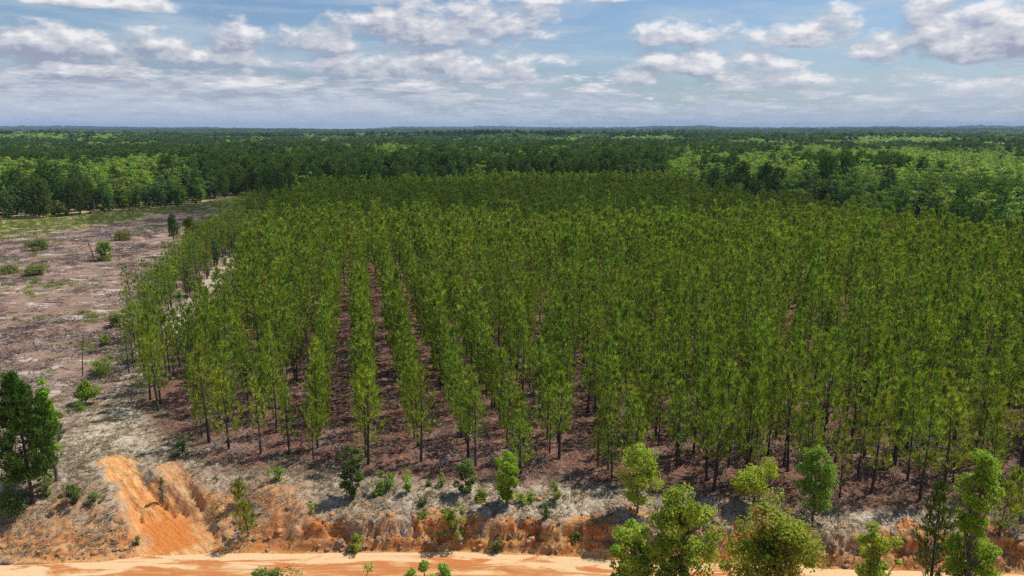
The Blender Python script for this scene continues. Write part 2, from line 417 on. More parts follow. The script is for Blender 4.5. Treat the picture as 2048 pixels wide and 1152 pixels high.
def part(name, me, parent):
    o = bpy.data.objects.new(name, me); col.objects.link(o); o.parent = parent; return o
def tree(name, label, cat, ms, x, y, rz=0, scale=(1, 1, 1), group=None, names=('crown', 'trunk'), z=None, sink=.05, tilt=(0, 0)):
    t = thing(name, label, cat, (x, y, (gz(x, y) if z is None else z) - sink), rz, scale, group, tilt)
    for nm, me in zip(names, ms): part(nm, me, t)
    return t
def solo(name, me, label=None, cat=None, kind=None, loc=(0, 0, 0), group=None, rz=0, scale=(1, 1, 1)):
    o = bpy.data.objects.new(name, me); col.objects.link(o); o.location = loc; o.rotation_euler = (0, 0, rz); o.scale = scale
    if label: o['label'] = label
    if cat: o['category'] = cat
    if kind: o['kind'] = kind
    if group: o['group'] = group
    return o
def scatter(name, label, cat, P, rz, S, idx, protos, tilt=None):
    me = bpy.data.meshes.new(name); me.vertices.add(len(P)); me.vertices.foreach_set('co', np.asarray(P, np.float32).ravel())
    a = me.attributes.new('rot', 'FLOAT_VECTOR', 'POINT'); v = np.zeros((len(P), 3), np.float32); v[:, 2] = rz
    if tilt is not None: v[:, :2] = tilt
    a.data.foreach_set('vector', v.ravel())
    a = me.attributes.new('siz', 'FLOAT_VECTOR', 'POINT'); a.data.foreach_set('vector', np.asarray(S, np.float32).ravel())
    a = me.attributes.new('pick', 'INT', 'POINT'); a.data.foreach_set('value', np.asarray(idx, np.int32))
    o = solo(name, me, label, cat, 'stuff')
    ng = bpy.data.node_groups.new(name, 'GeometryNodeTree')
    ng.interface.new_socket('Geometry', in_out='INPUT', socket_type='NodeSocketGeometry')
    ng.interface.new_socket('Geometry', in_out='OUTPUT', socket_type='NodeSocketGeometry')
    gi = ng.nodes.new('NodeGroupInput'); go = ng.nodes.new('NodeGroupOutput')
    ip = ng.nodes.new('GeometryNodeInstanceOnPoints'); jg = ng.nodes.new('GeometryNodeJoinGeometry')
    for pm in reversed(protos):                # a join lists its last link first
        po = bpy.data.objects.new(pm.name, pm); po.use_fake_user = True
        n = ng.nodes.new('GeometryNodeObjectInfo'); n.inputs['Object'].default_value = po; n.inputs['As Instance'].default_value = True
        ng.links.new(n.outputs['Geometry'], jg.inputs[0])
    def attr(nm, dt):
        n = ng.nodes.new('GeometryNodeInputNamedAttribute'); n.data_type = dt; n.inputs[0].default_value = nm
        return next(s for s in n.outputs if s.enabled and s.name == 'Attribute')
    ng.links.new(gi.outputs[0], ip.inputs['Points']); ng.links.new(jg.outputs[0], ip.inputs['Instance'])
    ip.inputs['Pick Instance'].default_value = True
    ng.links.new(attr('pick', 'INT'), ip.inputs['Instance Index'])
    ng.links.new(attr('rot', 'FLOAT_VECTOR'), ip.inputs['Rotation'])
    ng.links.new(attr('siz', 'FLOAT_VECTOR'), ip.inputs['Scale'])
    ng.links.new(ip.outputs[0], go.inputs[0])
    md = o.modifiers.new('scatter', 'NODES'); md.node_group = ng
    return o
def ordinal(n):
    w_ = ['zeroth', 'first', 'second', 'third', 'fourth', 'fifth', 'sixth', 'seventh', 'eighth', 'ninth', 'tenth', 'eleventh', 'twelfth']
    if n < len(w_): return w_[n]
    return '%d%s' % (n, 'th' if 10 <= n % 100 <= 20 else {1: 'st', 2: 'nd', 3: 'rd'}.get(n % 10, 'th'))

# ================================================================== GROUND
def axis(lo, hi, c0, c1, d, grow=1.045, dmax=400):
    a = list(np.arange(c0, c1 + d / 2, d)); s = d; v = c1
    while v < hi: s = min(s * grow, dmax); v += s; a.append(v)
    s = d; v = c0; b = []
    while v > lo: s = min(s * grow, dmax); v -= s; b.append(v)
    return np.array(b[::-1] + a)
xs = axis(-14000, 14000, -31, 34, .11, 1.05); ys = axis(-300, 14500, 36.5, 49, .10, 1.035)
X, Y = np.meshgrid(xs, ys); Z = ground_z(X, Y)
u = X * RN[0] + Y * RN[1]; v = X * RD[0] + Y * RD[1]
# planted stand outline
PLANT = [tuple(-20.0 * RN + 47 * RD), tuple(-21.2 * RN + 80 * RD), tuple(-18.0 * RN + 88 * RD), tuple(-18.2 * RN + 122 * RD), tuple(-21.5 * RN + 130 * RD), tuple(-20.2 * RN + 215 * RD), (-70, 250), (-23, 272), (66, 285), (63, 232), (76, 184), (84, 150), (98, 130), (135, 95), (160, 30), (34, 38), (-22, 40)]
re_ = road_edge(X)
toe = Y - re_
n1 = fbm(X * .6, Y * .6, 4); n2 = fbm(X * 2.2 + 50, Y * 2.2, 4, .6); n3 = fbm(X * .15, Y * .15, 3)
ply = [(-20, 52), (-20.2 * RN[0] + 215 * RD[0], -20.2 * RN[1] + 215 * RD[1])]
inpl = in_poly(X, Y, PLANT).astype(float)
# soften the stand's front edge
front = np.interp(X, [-38, -30, -25, -21, -14, -7, 0, 8, 14, 23, 34, 60], [65, 55.5, 50.2, 47.6, 46.6, 45.6, 45.2, 44.2, 43.0, 42.0, 41, 38])
litter = smooth(Y + 3 * (n1 - .5) - front, -1.2, .6) * smooth(u, -24, -19) * (1 - smooth(Y, 300, 320))
steepx = smooth(X, -15.5, -12)
slope = smooth(toe, .02, .35)
clay = slope * (1 - smooth(toe + 7.0 * (n1 - .5) + 2.5 * (n2 - .5), .6, 1.7)) * steepx
clay = np.maximum(clay, slope * (1 - steepx) * (1 - smooth(toe + 6.0 * (n1 - .5) + 4 * (n2 - .5), 1.6, 4.8)) * .75)
d, tt = seg_dist(X, Y, GUL); d2, t2 = seg_dist(X, Y, GUL2)
gul = 1 - smooth(d + 1.9 * (n1 - .5) + 1.7 * (n2 - .5), .4 + .6 * tt, 1.7 + 1.3 * tt)
gul = np.maximum(gul, (1 - smooth(d2 + .5 * (n1 - .5), .5, 1.6)) * .7)
gul = np.maximum(gul, (1 - smooth(np.hypot((X + 21.0) / 3.6, (Y - 42.6) / 2.2) + 1.2 * (n1 - .5), .6, 1.2)) * .75)
brown = (1 - smooth(toe + 4 * (n1 - .5), 2.5, 7)) * (1 - steepx) + .6 * (1 - smooth(toe + 3 * (n1 - .5), 1.2, 3.0)) * steepx
fan = np.exp(-((X - GUL[-1][0]) / 2.6) ** 2) * smooth(toe, 1.3, -.5)
clay = np.maximum(clay, gul); clay = np.maximum(clay, 1 - smooth(toe, .3, .7))
dt_, ttt = seg_dist(X, Y, TRACK)
sand = (1 - smooth(dt_ + 3.0 * (n1 - .5), 1.3, 3.0)) * smooth(Y, 46, 50)
pale = smooth(toe + 1.5 * (n1 - .5), 1.2, 2.4) * (1 - smooth(Y + 3.5 * (n2 - .5) - front, -1.6, .2)) * smooth(X, -28, -12)
sand = np.maximum(sand, pale * smooth(X, -10, 4) * np.clip(smooth(n1, .36, .54) + .25, 0, 1))
edge_l = [(-400, 175)] + [tuple(at(px, py, 0)[:2]) for px, py in [(0, 440), (120, 437), (250, 425), (340, 418), (450, 400), (500, 392)]]
ey = np.interp(X, [p[0] for p in edge_l], [p[1] for p in edge_l])
green = (u < -24) * smooth(Y - ey + 40 * (n3 - .5), -50, -20) * (1 - smooth(Y, 240, 260))
clear = ((u < -21) & (Y > 50)).astype(float)
far = smooth(np.hypot(X, Y), 240, 330)
far = np.maximum(far, (1 - clear) * (1 - inpl) * smooth(Y, 100, 130))
deep = np.clip(gul * smooth(tt + .3 * (n1 - .5), .38, .62) * (1 - smooth(tt, .95, 1.0)) * (1 - smooth(d + 1.2 * (n2 - .5), .8, 2.0)), 0, 1)
nx, ny = len(xs), len(ys)
I = (np.arange(ny - 1)[:, None] * nx + np.arange(nx - 1)[None])
Q = np.stack([I, I + 1, I + nx + 1, I + nx], -1).reshape(-1, 4)
gm, t = new_mat('ground')
pos = t.new('ShaderNodeNewGeometry').outputs['Position']
def at_(nm):
    n = t.new('ShaderNodeAttribute', attribute_name=nm); return n.outputs['Fac']
N = lambda s, d=5, r=.6, st=(1, 1, 1): t.noise(t.vm('MULTIPLY', pos, st), s, d, r)
fine = N(5.0, 6, .65); mid = N(1.1, 5, .62); big = N(.12, 4, .6); spk = N(14, 4, .7)
# clearing: mauve slash with bleached and dark patches
c = t.mix(t.mr(big, .35, .65), (.275, .170, .118), (.205, .125, .085))
c = t.mix(t.mr(N(.45, 6, .7), .40, .66), c, (.34, .245, .19))
c = t.mix(t.mr(N(.22, 7, .72, (1, 2.2, 1)), .555, .60), c, (.56, .48, .41))
c = t.mix(t.mr(N(.9, 6, .72), .585, .68), c, (.10, .060, .048))
c = t.mix(t.mr(N(.07, 4, .6), .58, .70, 0, .55), c, (.11, .085, .06))
# bank litter: grey dead grass over earth
g1 = t.mix(t.mr(mid, .38, .62), (.28, .205, .140), (.50, .405, .285))
g1 = t.mix(t.mr(fine, .52, .66), g1, (.065, .050, .036))
g1 = t.mix(t.mr(N(.35, 3), .5, .68, 0, .7), g1, (.36, .235, .155))
c = t.mix(at_('grey'), c, g1)
s1 = t.mix(t.mr(fine, .4, .68), (.60, .50, .36), (.29, .215, .15))
c = t.mix(t.m('MULTIPLY', at_('brown'), t.mr(N(1.4, 5, .7), .36, .6)), c, (.50, .245, .105))
c = t.mix(at_('sand'), c, s1)
l1 = t.mix(t.mr(mid, .35, .65), (.145, .062, .040), (.235, .120, .082))
l1 = t.mix(t.mr(fine, .52, .7), l1, (.33, .23, .18))
l1 = t.mix(t.mr(N(.25, 4), .55, .72, 0, .6), l1, (.36, .28, .235))
c = t.mix(at_('litter'), c, l1)
k1 = t.mix(t.mr(N(.8, 5, .6, (.6, 1.6, 1.8)), .38, .62), (.50, .165, .042), (.62, .33, .125))
k1 = t.mix(t.mr(N(2.4, 5, .7), .52, .66), k1, (.20, .075, .032))
k1 = t.mix(t.mr(N(1.0, 5, .7, (.35, 1, 4.5)), .54, .64, 0, .8), k1, (.26, .17, .10))
sf = t.new('ShaderNodeSeparateXYZ'); t.put(sf.inputs[0], t.new('ShaderNodeNewGeometry').outputs['Normal'])
k2 = t.mix(t.mr(fine, .35, .65), (.72, .44, .19), (.64, .32, .11))
gd = GUL[3] - GUL[1]; gd = gd / np.hypot(*gd)
def dotp(vx, vy):
    n = t.new('ShaderNodeVectorMath', operation='DOT_PRODUCT'); t.put(n.inputs[0], pos); n.inputs[1].default_value = (vx, vy, 0); return n.outputs['Value']
rill = t.noise(t.xyz(t.m('MULTIPLY', dotp(gd[0], gd[1]), .45), t.m('MULTIPLY', dotp(-gd[1], gd[0]), 3.2), 0), 1.0, 5, .62, .6)
k2 = t.mix(t.mr(rill, .47, .58, 0, .9), k2, (.60, .24, .07))
k2 = t.mix(t.mr(rill, .44, .34, 0, .7), k2, (.78, .52, .27))
k1 = t.mix(at_('gul'), k1, k2)
k1 = t.mix(at_('deep'), k1, (.60, .205, .050))
c = t.mix(t.m('MULTIPLY', at_('clay'), t.mr(t.m('ADD', at_('clay'), t.m('MULTIPLY', t.m('SUBTRACT', fine, .5), 1.2)), .3, .6)), c, k1)
e1 = t.mix(t.mr(N(.5, 5, .7), .35, .65), (.34, .30, .09), (.48, .38, .19))
c = t.mix(t.m('MULTIPLY', at_('green'), t.mr(N(.3, 6, .7), .36, .5)), c, e1)
c = t.mix(at_('far'), c, t.mix(t.mr(N(.02, 4), .4, .6), (.035, .055, .020), (.05, .08, .025)))
hs = t.new('ShaderNodeHueSaturation'); t.put(hs.inputs['Color'], c)
t.put(hs.inputs['Value'], t.mr(spk, .25, .75, .72, 1.28, False))
p = t.new('ShaderNodeBsdfPrincipled'); t.put(p.inputs['Base Color'], hs.outputs[0]); p.inputs['Roughness'].default_value = .95
p.inputs['Specular IOR Level'].default_value = .1
b = t.new('ShaderNodeBump'); b.inputs['Strength'].default_value = .9; b.inputs['Distance'].default_value = .12
t.put(b.inputs['Height'], t.m('ADD', t.m('ADD', fine, t.m('MULTIPLY', mid, 1.5)), t.m('MULTIPLY', t.m('MULTIPLY', rill, at_('gul')), -1.6))); t.l.new(b.outputs[0], p.inputs['Normal'])
t.l.new(p.outputs[0], t.new('ShaderNodeOutputMaterial').inputs[0])
gme = mesh_from('ground', np.stack([X, Y, Z], -1).reshape(-1, 3), [Q], [gm], None, True)
grey = np.clip(smooth(Y, 64, 54) + smooth(Y, 75, 50) * (X < -20) * .5, 0, 1) * (1 - .0 * n1)
for nm, a in dict(brown=brown, clay=clay, sand=sand, litter=litter, green=green, grey=grey, far=far, gul=np.clip(gul + fan, 0, 1), deep=deep).items():
    at2 = gme.attributes.new(nm, 'FLOAT', 'POINT'); at2.data.foreach_set('value', np.ascontiguousarray(a, np.float32).ravel())
solo('ground', gme, kind='structure')
# dirt road: its own sheet, a few cm proud of the earth under it
rx = np.arange(-75, 75, .15); ry = np.linspace(0, 1, 70)
RX, RT = np.meshgrid(rx, ry)
RY = road_edge(RX) + .15 - RT * 8.5
RZ = ground_z(RX, RY, True)
RZ = np.where(RY > road_edge(RX) - .1, ground_z(RX, RY) - .05, RZ) - .12 * smooth(RT, .95, 1)
rut = lambda c_, w_: np.exp(-((RT * 8.5 - c_ - .3 * np.sin(RX * .25)) / w_) ** 2)
RZ = RZ - .03 * rut(3.2, .3) - .03 * rut(5.0, .3)
rm, t = new_mat('dirt_road')
pos = t.new('ShaderNodeNewGeometry').outputs['Position']
wv = t.noise(t.vm('MULTIPLY', pos, (.16, .9, 1)), 1.0, 5, .6, .8)
wv2 = t.noise(t.vm('MULTIPLY', pos, (.5, 2.6, 1)), 1.0, 6, .65, .5)
c = t.mix(t.mr(wv, .42, .56), (.60, .31, .115), (.50, .185, .060))
c = t.mix(t.mr(wv2, .52, .64, 0, .6), c, (.66, .40, .18))
edge = t.new('ShaderNodeAttribute', attribute_name='across').outputs['Fac']
c = t.mix(t.mr(t.m('ADD', edge, t.m('MULTIPLY', t.m('SUBTRACT', wv, .5), 1.6)), .22, .10), c, (.70, .47, .25))
lane = t.m('ABSOLUTE', t.m('SUBTRACT', t.m('FRACT', t.m('ADD', t.m('MULTIPLY', edge, 3.6), t.m('MULTIPLY', wv, .35))), .5))
c = t.mix(t.mr(lane, .42, .5, 0, .55), c, (.42, .17, .06))
c = t.mix(t.mr(t.noise(pos, 6, 5, .7), .58, .75, 0, .6), c, (.48, .20, .08))
p = t.new('ShaderNodeBsdfPrincipled'); t.put(p.inputs['Base Color'], c); p.inputs['Roughness'].default_value = .95
p.inputs['Specular IOR Level'].default_value = .1
b = t.new('ShaderNodeBump'); b.inputs['Strength'].default_value = .8; b.inputs['Distance'].default_value = .06
t.put(b.inputs['Height'], t.m('ADD', wv2, t.noise(pos, 5, 5, .7))); t.l.new(b.outputs[0], p.inputs['Normal'])
t.l.new(p.outputs[0], t.new('ShaderNodeOutputMaterial').inputs[0])
nx, ny = len(rx), len(ry)
I = (np.arange(ny - 1)[:, None] * nx + np.arange(nx - 1)[None])
Q = np.stack([I, I + nx, I + nx + 1, I + 1], -1).reshape(-1, 4)
rme = mesh_from('dirt_road', np.stack([RX, RY, RZ], -1).reshape(-1, 3), [Q], [rm], None, True)
rme.attributes.new('across', 'FLOAT', 'POINT').data.foreach_set('value', np.ascontiguousarray(RT, np.float32).ravel())
solo('dirt_road', rme, kind='structure')
del X, Y, Z, Q, n1, n2, n3

# ================================================================== PLANTED PINES
S0 = 3.7
rows = np.arange(-.2 - 6 * S0, 170, S0)
pu = []; 
for i, ru in enumerate(rows):
    vv = np.arange(20 + (i * .77) % 1.9, 330, 1.32)
    pu.append(np.c_[np.full(len(vv), ru), vv, np.full(len(vv), i)])
pu = np.concatenate(pu)
pu = pu[rng.random(len(pu)) > .05]
uu = pu[:, 0] + rng.normal(0, 1, len(pu)) * np.where((pu[:, 0] > 12) | (pu[:, 0] < -6), .95, np.clip(.22 + (pu[:, 1] - 70) / 130, .22, .95)); vv = pu[:, 1] + rng.normal(0, .35, len(pu))
px_ = uu * RN[0] + vv * RD[0]; py_ = uu * RN[1] + vv * RD[1]
frontf = lambda x: np.interp(x, [-38, -30, -25, -21, -14, -7, 0, 5, 9, 15, 23, 34, 60], [66, 56.3, 51.2, 48.6, 47.4, 46.4, 45.6, 45.0, 43.2, 43.2, 42.4, 41.5, 38])
keep = in_poly(px_, py_, PLANT) & (py_ > frontf(px_)) & (np.abs(np.arctan2(px_, py_)) < R(44))
pts = np.c_[px_, py_, pu[:, 2]][keep]
hsc = .56 + .30 * fbm(pts[:, 0] / 14, pts[:, 1] / 14, 2) + rng.normal(0, .10, len(pts))
# taller trees towards the front right, thin ones at the front edge
pine_near = [pine_geo(100 + i, 9.0, [.16, .22, .28, .18, .34, .25, .20, .30][i], [1.55, 1.3, 1.4, 1.65, 1.4, 1.2, 1.5, 1.3][i], shape=[1.3, 1.1, 1.5, 1.2, 1.6, 1.0, 1.3, 1.4][i]) for i in range(8)]
near_ms = [meshes('planted_pine', gq, M['pine'], M['bark']) for gq in pine_near]
dist = np.hypot(pts[:, 0], pts[:, 1])
sx, sy = project(pts[:, 0], pts[:, 1], 5.0)
vis = (sx > -40) & (sx < 2090)
order = np.argsort(np.where(vis, dist, 1e9))[:290]
sel = np.zeros(len(pts), bool); sel[order] = True
zz = ground_z(pts[:, 0], pts[:, 1])
rank = {}
for i in sorted(order, key=lambda i: (pts[i, 2], dist[i])):
    ri = int(pts[i, 2]); rank[ri] = rank.get(ri, 0) + 1; k = rank[ri]
    where = 'front pine' if k == 1 else ordinal(k) + ' pine back'
    lab = '%s of the %s planted row right of the sandy track' % (where, ordinal(ri + 1)) if k == 1 else '%s in the %s planted row right of the sandy track' % (where, ordinal(ri + 1))
    s = hsc[i]
    tree('planted_pine', 'slender planted ' + lab, 'pine tree', near_ms[rng.integers(8)], pts[i, 0], pts[i, 1], rng.uniform(0, 6.28), (s * rng.uniform(.9, 1.35), s * rng.uniform(.9, 1.35), s), 'planted pines in rows', z=zz[i], tilt=tuple(rng.normal(0, .025, 2)))
rest = ~sel
pn = [merged('stand_pine_near', g_, [M['pine'], M['bark'], M['dead']]) for g_ in pine_near]
pm_ = [merged('stand_pine', pine_geo(200 + i, 9.0, 0.24 + .02 * i, 1.42 + .08 * (i % 3), step=.52, nb=5, tufts=2, blades=6, L=.62, Wd=.12, spread=.2, shape=1.2, limb=False), [M['pine'], M['bark'], M['dead']]) for i in range(6)]
P = np.c_[pts[rest, :2], zz[rest] - .05]; D_ = dist[rest]; S_ = hsc[rest]
nearm = D_ < 110
scatter('planted_pine_stand', 'dense mass of slender young planted pines filling the far part of the rows', 'pine stand', P,
        rng.uniform(0, 6.28, len(P)), np.c_[S_ * rng.uniform(.95, 1.35, len(P)), S_ * rng.uniform(.95, 1.35, len(P)), S_ * rng.uniform(.92, 1.12, len(P))],
        np.where(nearm, rng.integers(0, 8, len(P)), 8 + rng.integers(0, 6, len(P))), pn + pm_, rng.normal(0, .03, (len(P), 2)))
print('planted', len(pts))
# strip of mixed young trees between the clearing and the sandy track
strip_ms = [meshes('edge_pine', pine_geo(300 + i, 7.5, .22, 1.35, L=.34, Wd=.055), M['pine'], M['bark']) for i in range(4)]
strip_br = [meshes('edge_sapling', broad_geo(320 + i, 5.5, 1.3, .15, 34, 46, .20, column=(i % 2 == 0)), M[['broad', 'dull', 'yellow', 'broad_dark'][i]], M['bark2']) for i in range(4)]
sp_ = []
for v_ in np.arange(74, 222, 1.6):
    lo = np.interp(v_, [60, 74, 80, 100, 130, 220], [-20, -22.8, -24.8, -28.2, -30.5, -31.0]); hi = -22.6 if v_ < 84 else (-25.4 if v_ < 140 else -24.0)
    for u_ in np.arange(hi, lo - .1, -2.5):
        if rng.random() < .18: continue
        uu_, vq = u_ + rng.normal(0, .5), v_ + rng.normal(0, .5)
        sp_.append(uu_ * RN + vq * RD)
sp_ = np.array(sp_); sp_ = sp_[np.argsort(np.hypot(sp_[:, 0], sp_[:, 1]))]
for k, (x, y) in enumerate(sp_[:280]):
    br = rng.random() < (.22 if y < 130 else .5)
    s = rng.uniform(.75, 1.1) * (1 if y > 90 else .95)
    if br: tree('edge_sapling', 'leafy young tree, %s tree back in the strip between clearing and sandy track' % ordinal(k + 1), 'tree', strip_br[rng.integers(4)], x, y, rng.uniform(0, 6.28), (s, s, s), 'young trees between the clearing and the track')
    else: tree('edge_pine', 'young pine, %s tree back in the strip between clearing and sandy track' % ordinal(k + 1), 'pine tree', strip_ms[rng.integers(4)], x, y, rng.uniform(0, 6.28), (s, s, s), 'young trees between the clearing and the track')

# ================================================================== FOREST BEYOND
FB = [broad_geo(400 + i, 13.5, [3.9, 3.4, 4.4, 3.2][i], .02, 50, 30, .58, rc=.28) for i in range(4)]
FD = [broad_geo(410 + i, 12.5, [3.6, 3.2, 4.1][i], .0, 50, 30, .55, rc=.27) for i in range(3)]
FP = [pine_geo(420 + i, 16.0, [.08, .14, .06, .12][i], 2.5, step=.8, nb=6, tufts=5, blades=6, L=.85, Wd=.20, limb=False, shape=.45, spread=.36) for i in range(4)]
lib = dict(
    broad=[(g_[0], g_[1], M['broad'], M['bark2']) for g_ in FB],
    darkb=[(g_[0], g_[1], M['broad_dark'], M['bark2']) for g_ in FD],
    pine=[(g_[0], g_[1], M['fpine'], M['bark']) for g_ in FP])
fms = {k: [(a.mesh('forest_%s_crown' % k, m1), b_.mesh('forest_%s_trunk' % k, m2, True)) for a, b_, m1, m2 in v_] for k, v_ in lib.items()}
def forest_points(r0, r1, s0, grow):
    out = []
    r = r0
    while r < r1:
        s = max(s0, r * grow)
        n = int(r * R(94) / s)
        a = (np.arange(n) + rng.random(n) * .9) / n * R(94) - R(47)
        rr = r + rng.uniform(-.45, .45, n) * s
        out.append(np.c_[rr * np.sin(a), rr * np.cos(a), np.full(n, s)])
        r += s * .9
    return np.concatenate(out)
CLEARING = [tuple(-23 * RN + 40 * RD), tuple(-23 * RN + 222 * RD), tuple(at(500, 388, 0)[:2]), tuple(at(450, 398, 0)[:2]), tuple(at(340, 417, 0)[:2]), tuple(at(250, 424, 0)[:2]), tuple(at(120, 436, 0)[:2]), tuple(at(0, 439, 0)[:2]), (-230, 180), (-260, 40)]
def kinds(x, y):
    r = np.hypot(x, y); px, _ = project(x, y, 0.0)
    n = fbm(x / 75 + 40, y / 75, 3) ; nn = fbm(x / 18, y / 18, 2) + rng.normal(0, .10, len(x))
    b = .5 * n + .5 * fbm(x / 26 + 3, y / 26, 2) + .42 * (nn - .5)
    out = np.where(b > .44, 0, np.where(b > .38, 1, 2))            # 0 bright broadleaf, 1 dark broadleaf, 2 pine
    left = px < 470
    nearedge = left & (y < 268 + .0 * x)
    out = np.where(nearedge, np.where(nn > .52, 0, np.where(nn > .24, 1, 2)), out)
    midp = (px > 430) & (px < 1260) & (y < 320 - .0 * x)
    out = np.where(midp, np.where(nn > .74, 0, 2), out)
    right = (px > 1330) & (r < 620)
    out = np.where(right, np.where(b > .32, 0, np.where(b > .27, 1, 2)), out)
    # dark fringe along the stand's right side
    dd, _ = seg_dist(x, y, [(66, 285), (63, 232), (76, 184), (84, 150), (98, 130), (135, 95)])
    out = np.where((dd < 13) & (px > 1330), np.where(nn > .55, 0, np.where(nn > .36, 1, 2)), out)
    farb = (r > 900)
    out = np.where(farb & (r < 2000), np.where(n > .46, 0, np.where(n > .42, 1, 2)), out)
    out = np.where(r >= 2000, np.where(n > .58, 0, np.where(n > .5, 1, 2)), out)
    return out
fp = forest_points(112, 950, 4.9, 0)
x, y = fp[:, 0], fp[:, 1]
grown = [(p_[0] * 1.0, p_[1]) for p_ in PLANT]
dd, _ = seg_dist(x, y, PLANT + [PLANT[0]])
ok = ~in_poly(x, y, PLANT) & (dd > 3.0) & ~in_poly(x, y, CLEARING) & ((x > 60) | (y > 170)) & ~((x * RN[0] + y * RN[1] < -18) & (x * RN[0] + y * RN[1] > -36) & (y < 225))
x, y, dd = x[ok], y[ok], dd[ok]
kk = kinds(x, y); z = ground_z(x, y); r = np.hypot(x, y)
hs_ = .74 + .5 * fbm(x / 30 + 9, y / 30, 3) + rng.normal(0, .09, len(x)); hs_ = np.clip(hs_, .55, 1.35) * .80
# pines grow a little taller inside, edge trees lower
dc, _ = seg_dist(x, y, CLEARING + [CLEARING[0]])
hs_ *= np.where(np.minimum(dc, dd) < 9, .80, 1.0)
s1, s2 = project(x, y, 10.0)
inview = (s1 > -30) & (s1 < 2078)
labels = {0: ('forest_tree', 'bright green broadleaf tree, %s of its kind from the left along the forest edge', 'bright broadleaf trees at the forest edge', 'broad'),
          1: ('forest_tree', 'dark green broadleaf tree, %s of its kind from the left along the forest edge', 'dark broadleaf trees at the forest edge', 'darkb'),
          2: ('forest_pine', 'tall dark pine, %s forest pine from the left along the forest edge', 'tall dark pines at the forest edge', 'pine')}
used = np.zeros(len(x), bool)
for kd, (nm, lab, grp, key) in labels.items():
    m = (kk == kd) & inview & (r < 330)
    # only those near the front of the wood show
    idx = np.where(m)[0]; idx = idx[np.argsort(r[idx] - .0)][:{0: 150, 1: 140, 2: 290}[kd]]
    used[idx] = True
    for q_, i in enumerate(sorted(idx, key=lambda i: s1[i])):
        ml = fms[key]; s = hs_[i]
        tree(nm, lab % ordinal(q_ + 1), 'pine tree' if kd == 2 else 'tree', ml[rng.integers(len(ml))], x[i], y[i], rng.uniform(0, 6.28), (s * 1.25, s * 1.25, s), grp, z=z[i])
m = ~used
allp = [merged('wood_' + k, (a, b_), [m1, m2]) for k, v_ in lib.items() for a, b_, m1, m2 in v_]   # 0-3 broad, 4-6 dark, 7-10 pine
pk = np.where(kk == 0, rng.integers(0, 4, len(x)), np.where(kk == 1, 4 + rng.integers(0, 3, len(x)), 7 + rng.integers(0, 4, len(x))))
scatter('mixed_forest', 'mixed green wood of broadleaf trees and pines behind the plantation', 'forest', np.c_[x, y, z - .1][m],
        rng.uniform(0, 6.28, m.sum()), (hs_[:, None] * np.array([[1.32, 1.32, 1]]))[m], pk[m], allp)
fp = forest_points(950, 9500, 8.5, .0085)
x, y, s = fp.T
LB = [merged('wood_far_broad', broad_geo(430 + i, 14, 5.2, .1, 22, 6, 2.6, rc=.3), [M['broad'], M['bark2']]) for i in range(2)]
LD = [merged('wood_far_dark', broad_geo(440 + i, 13, 5.0, .1, 22, 6, 2.6, rc=.3), [M['broad_dark'], M['bark2']]) for i in range(1)]
LP = [merged('wood_far_pine', pine_geo(450 + i, 16, .25, 3.0, step=1.6, nb=5, tufts=4, blades=3, L=2.2, Wd=.9, limb=False, dead=False), [M['fpine'], M['bark']]) for i in range(2)]
kk = kinds(x, y); z = ground_z(x, y)
f_ = s / 8.5; hv = .8 * rng.uniform(.8, 1.2, len(x)) * (.85 + .4 * fbm(x / 300, y / 300, 2))
pk = np.where(kk == 0, rng.integers(0, 2, len(x)), np.where(kk == 1, 2, 3 + rng.integers(0, 2, len(x))))
scatter('distant_forest', 'distant unbroken forest reaching the low hills on the horizon', 'forest', np.c_[x, y, z - .5],
        rng.uniform(0, 6.28, len(x)), np.c_[f_ * 1.25, f_ * 1.25, hv * np.minimum(f_, 1.4)], pk, LB + LD + LP)
print('distant', len(x))

# ================================================================== TREES AND SHRUBS OF THE BANK AND CLEARING
def pine_at(label, px, base, top, wpx, seed, mat='pine', cb=.3, cat='pine tree', name='young_pine', zg=None, **kw):
    z0 = -.6 if zg is None else zg
    for _ in range(6):
        p_ = at(px, base, z0); z0 = gz(p_[0], p_[1])
    h = top_height(top, p_[0], p_[1], z0); dep = p_[1] * cp - (z0 + h / 2 - CAMH) * sp
    rad = wpx / 2 / F * dep
    g_ = pine_geo(seed, h, cb, rad * .95, **{**dict(step=.34, nb=5, tufts=6, blades=9, L=.30, Wd=.04), **kw})
    return tree(name, label, cat, meshes(name, g_, M[mat], M['bark']), p_[0], p_[1], 0, z=z0)
def broad_at(label, px, base, top, wpx, seed, mat='broad', cb=.15, cat='tree', name='broadleaf_tree', leaf=.15, dens=1.0, z0=None, tips=None, names=('crown', 'trunk'), **kw):
    if kw.get('column'): leaf *= .82; dens *= 1.25
    zf = -.6
    if z0 is None:
        for _ in range(6):
            p_ = at(px, base, zf); zf = gz(p_[0], p_[1])
    else:
        zf = z0; p_ = at(px, base, zf); zf = gz(p_[0], p_[1])
    h = top_height(top, p_[0], p_[1], zf); dep = p_[1] * cp - (zf + h / 2 - CAMH) * sp
    rad = wpx / 2 / F * dep
    ncl = int(dens * (14 + 26 * min(h, 8) / 5)); per = int(np.clip(9 * (rad * .32 / leaf) ** 2 * (1.9 if mat == 'oak' else 2.8), 16, 190))
    g_ = broad_geo(seed, h, rad, cb, ncl, per, leaf, **kw)
    o = tree(name, label, cat, meshes(name, g_, M[mat], M['bark2']), p_[0], p_[1], 0, z=zf, names=names)
    if tips:
        g2 = broad_geo(seed + 1, h * 1.01, rad * .97, max(cb, .5), int(ncl * .3), int(per * .35), leaf * .9, **kw)
        part('young_leaves', g2[0].mesh('young_leaves', M[tips]), o)
    return o
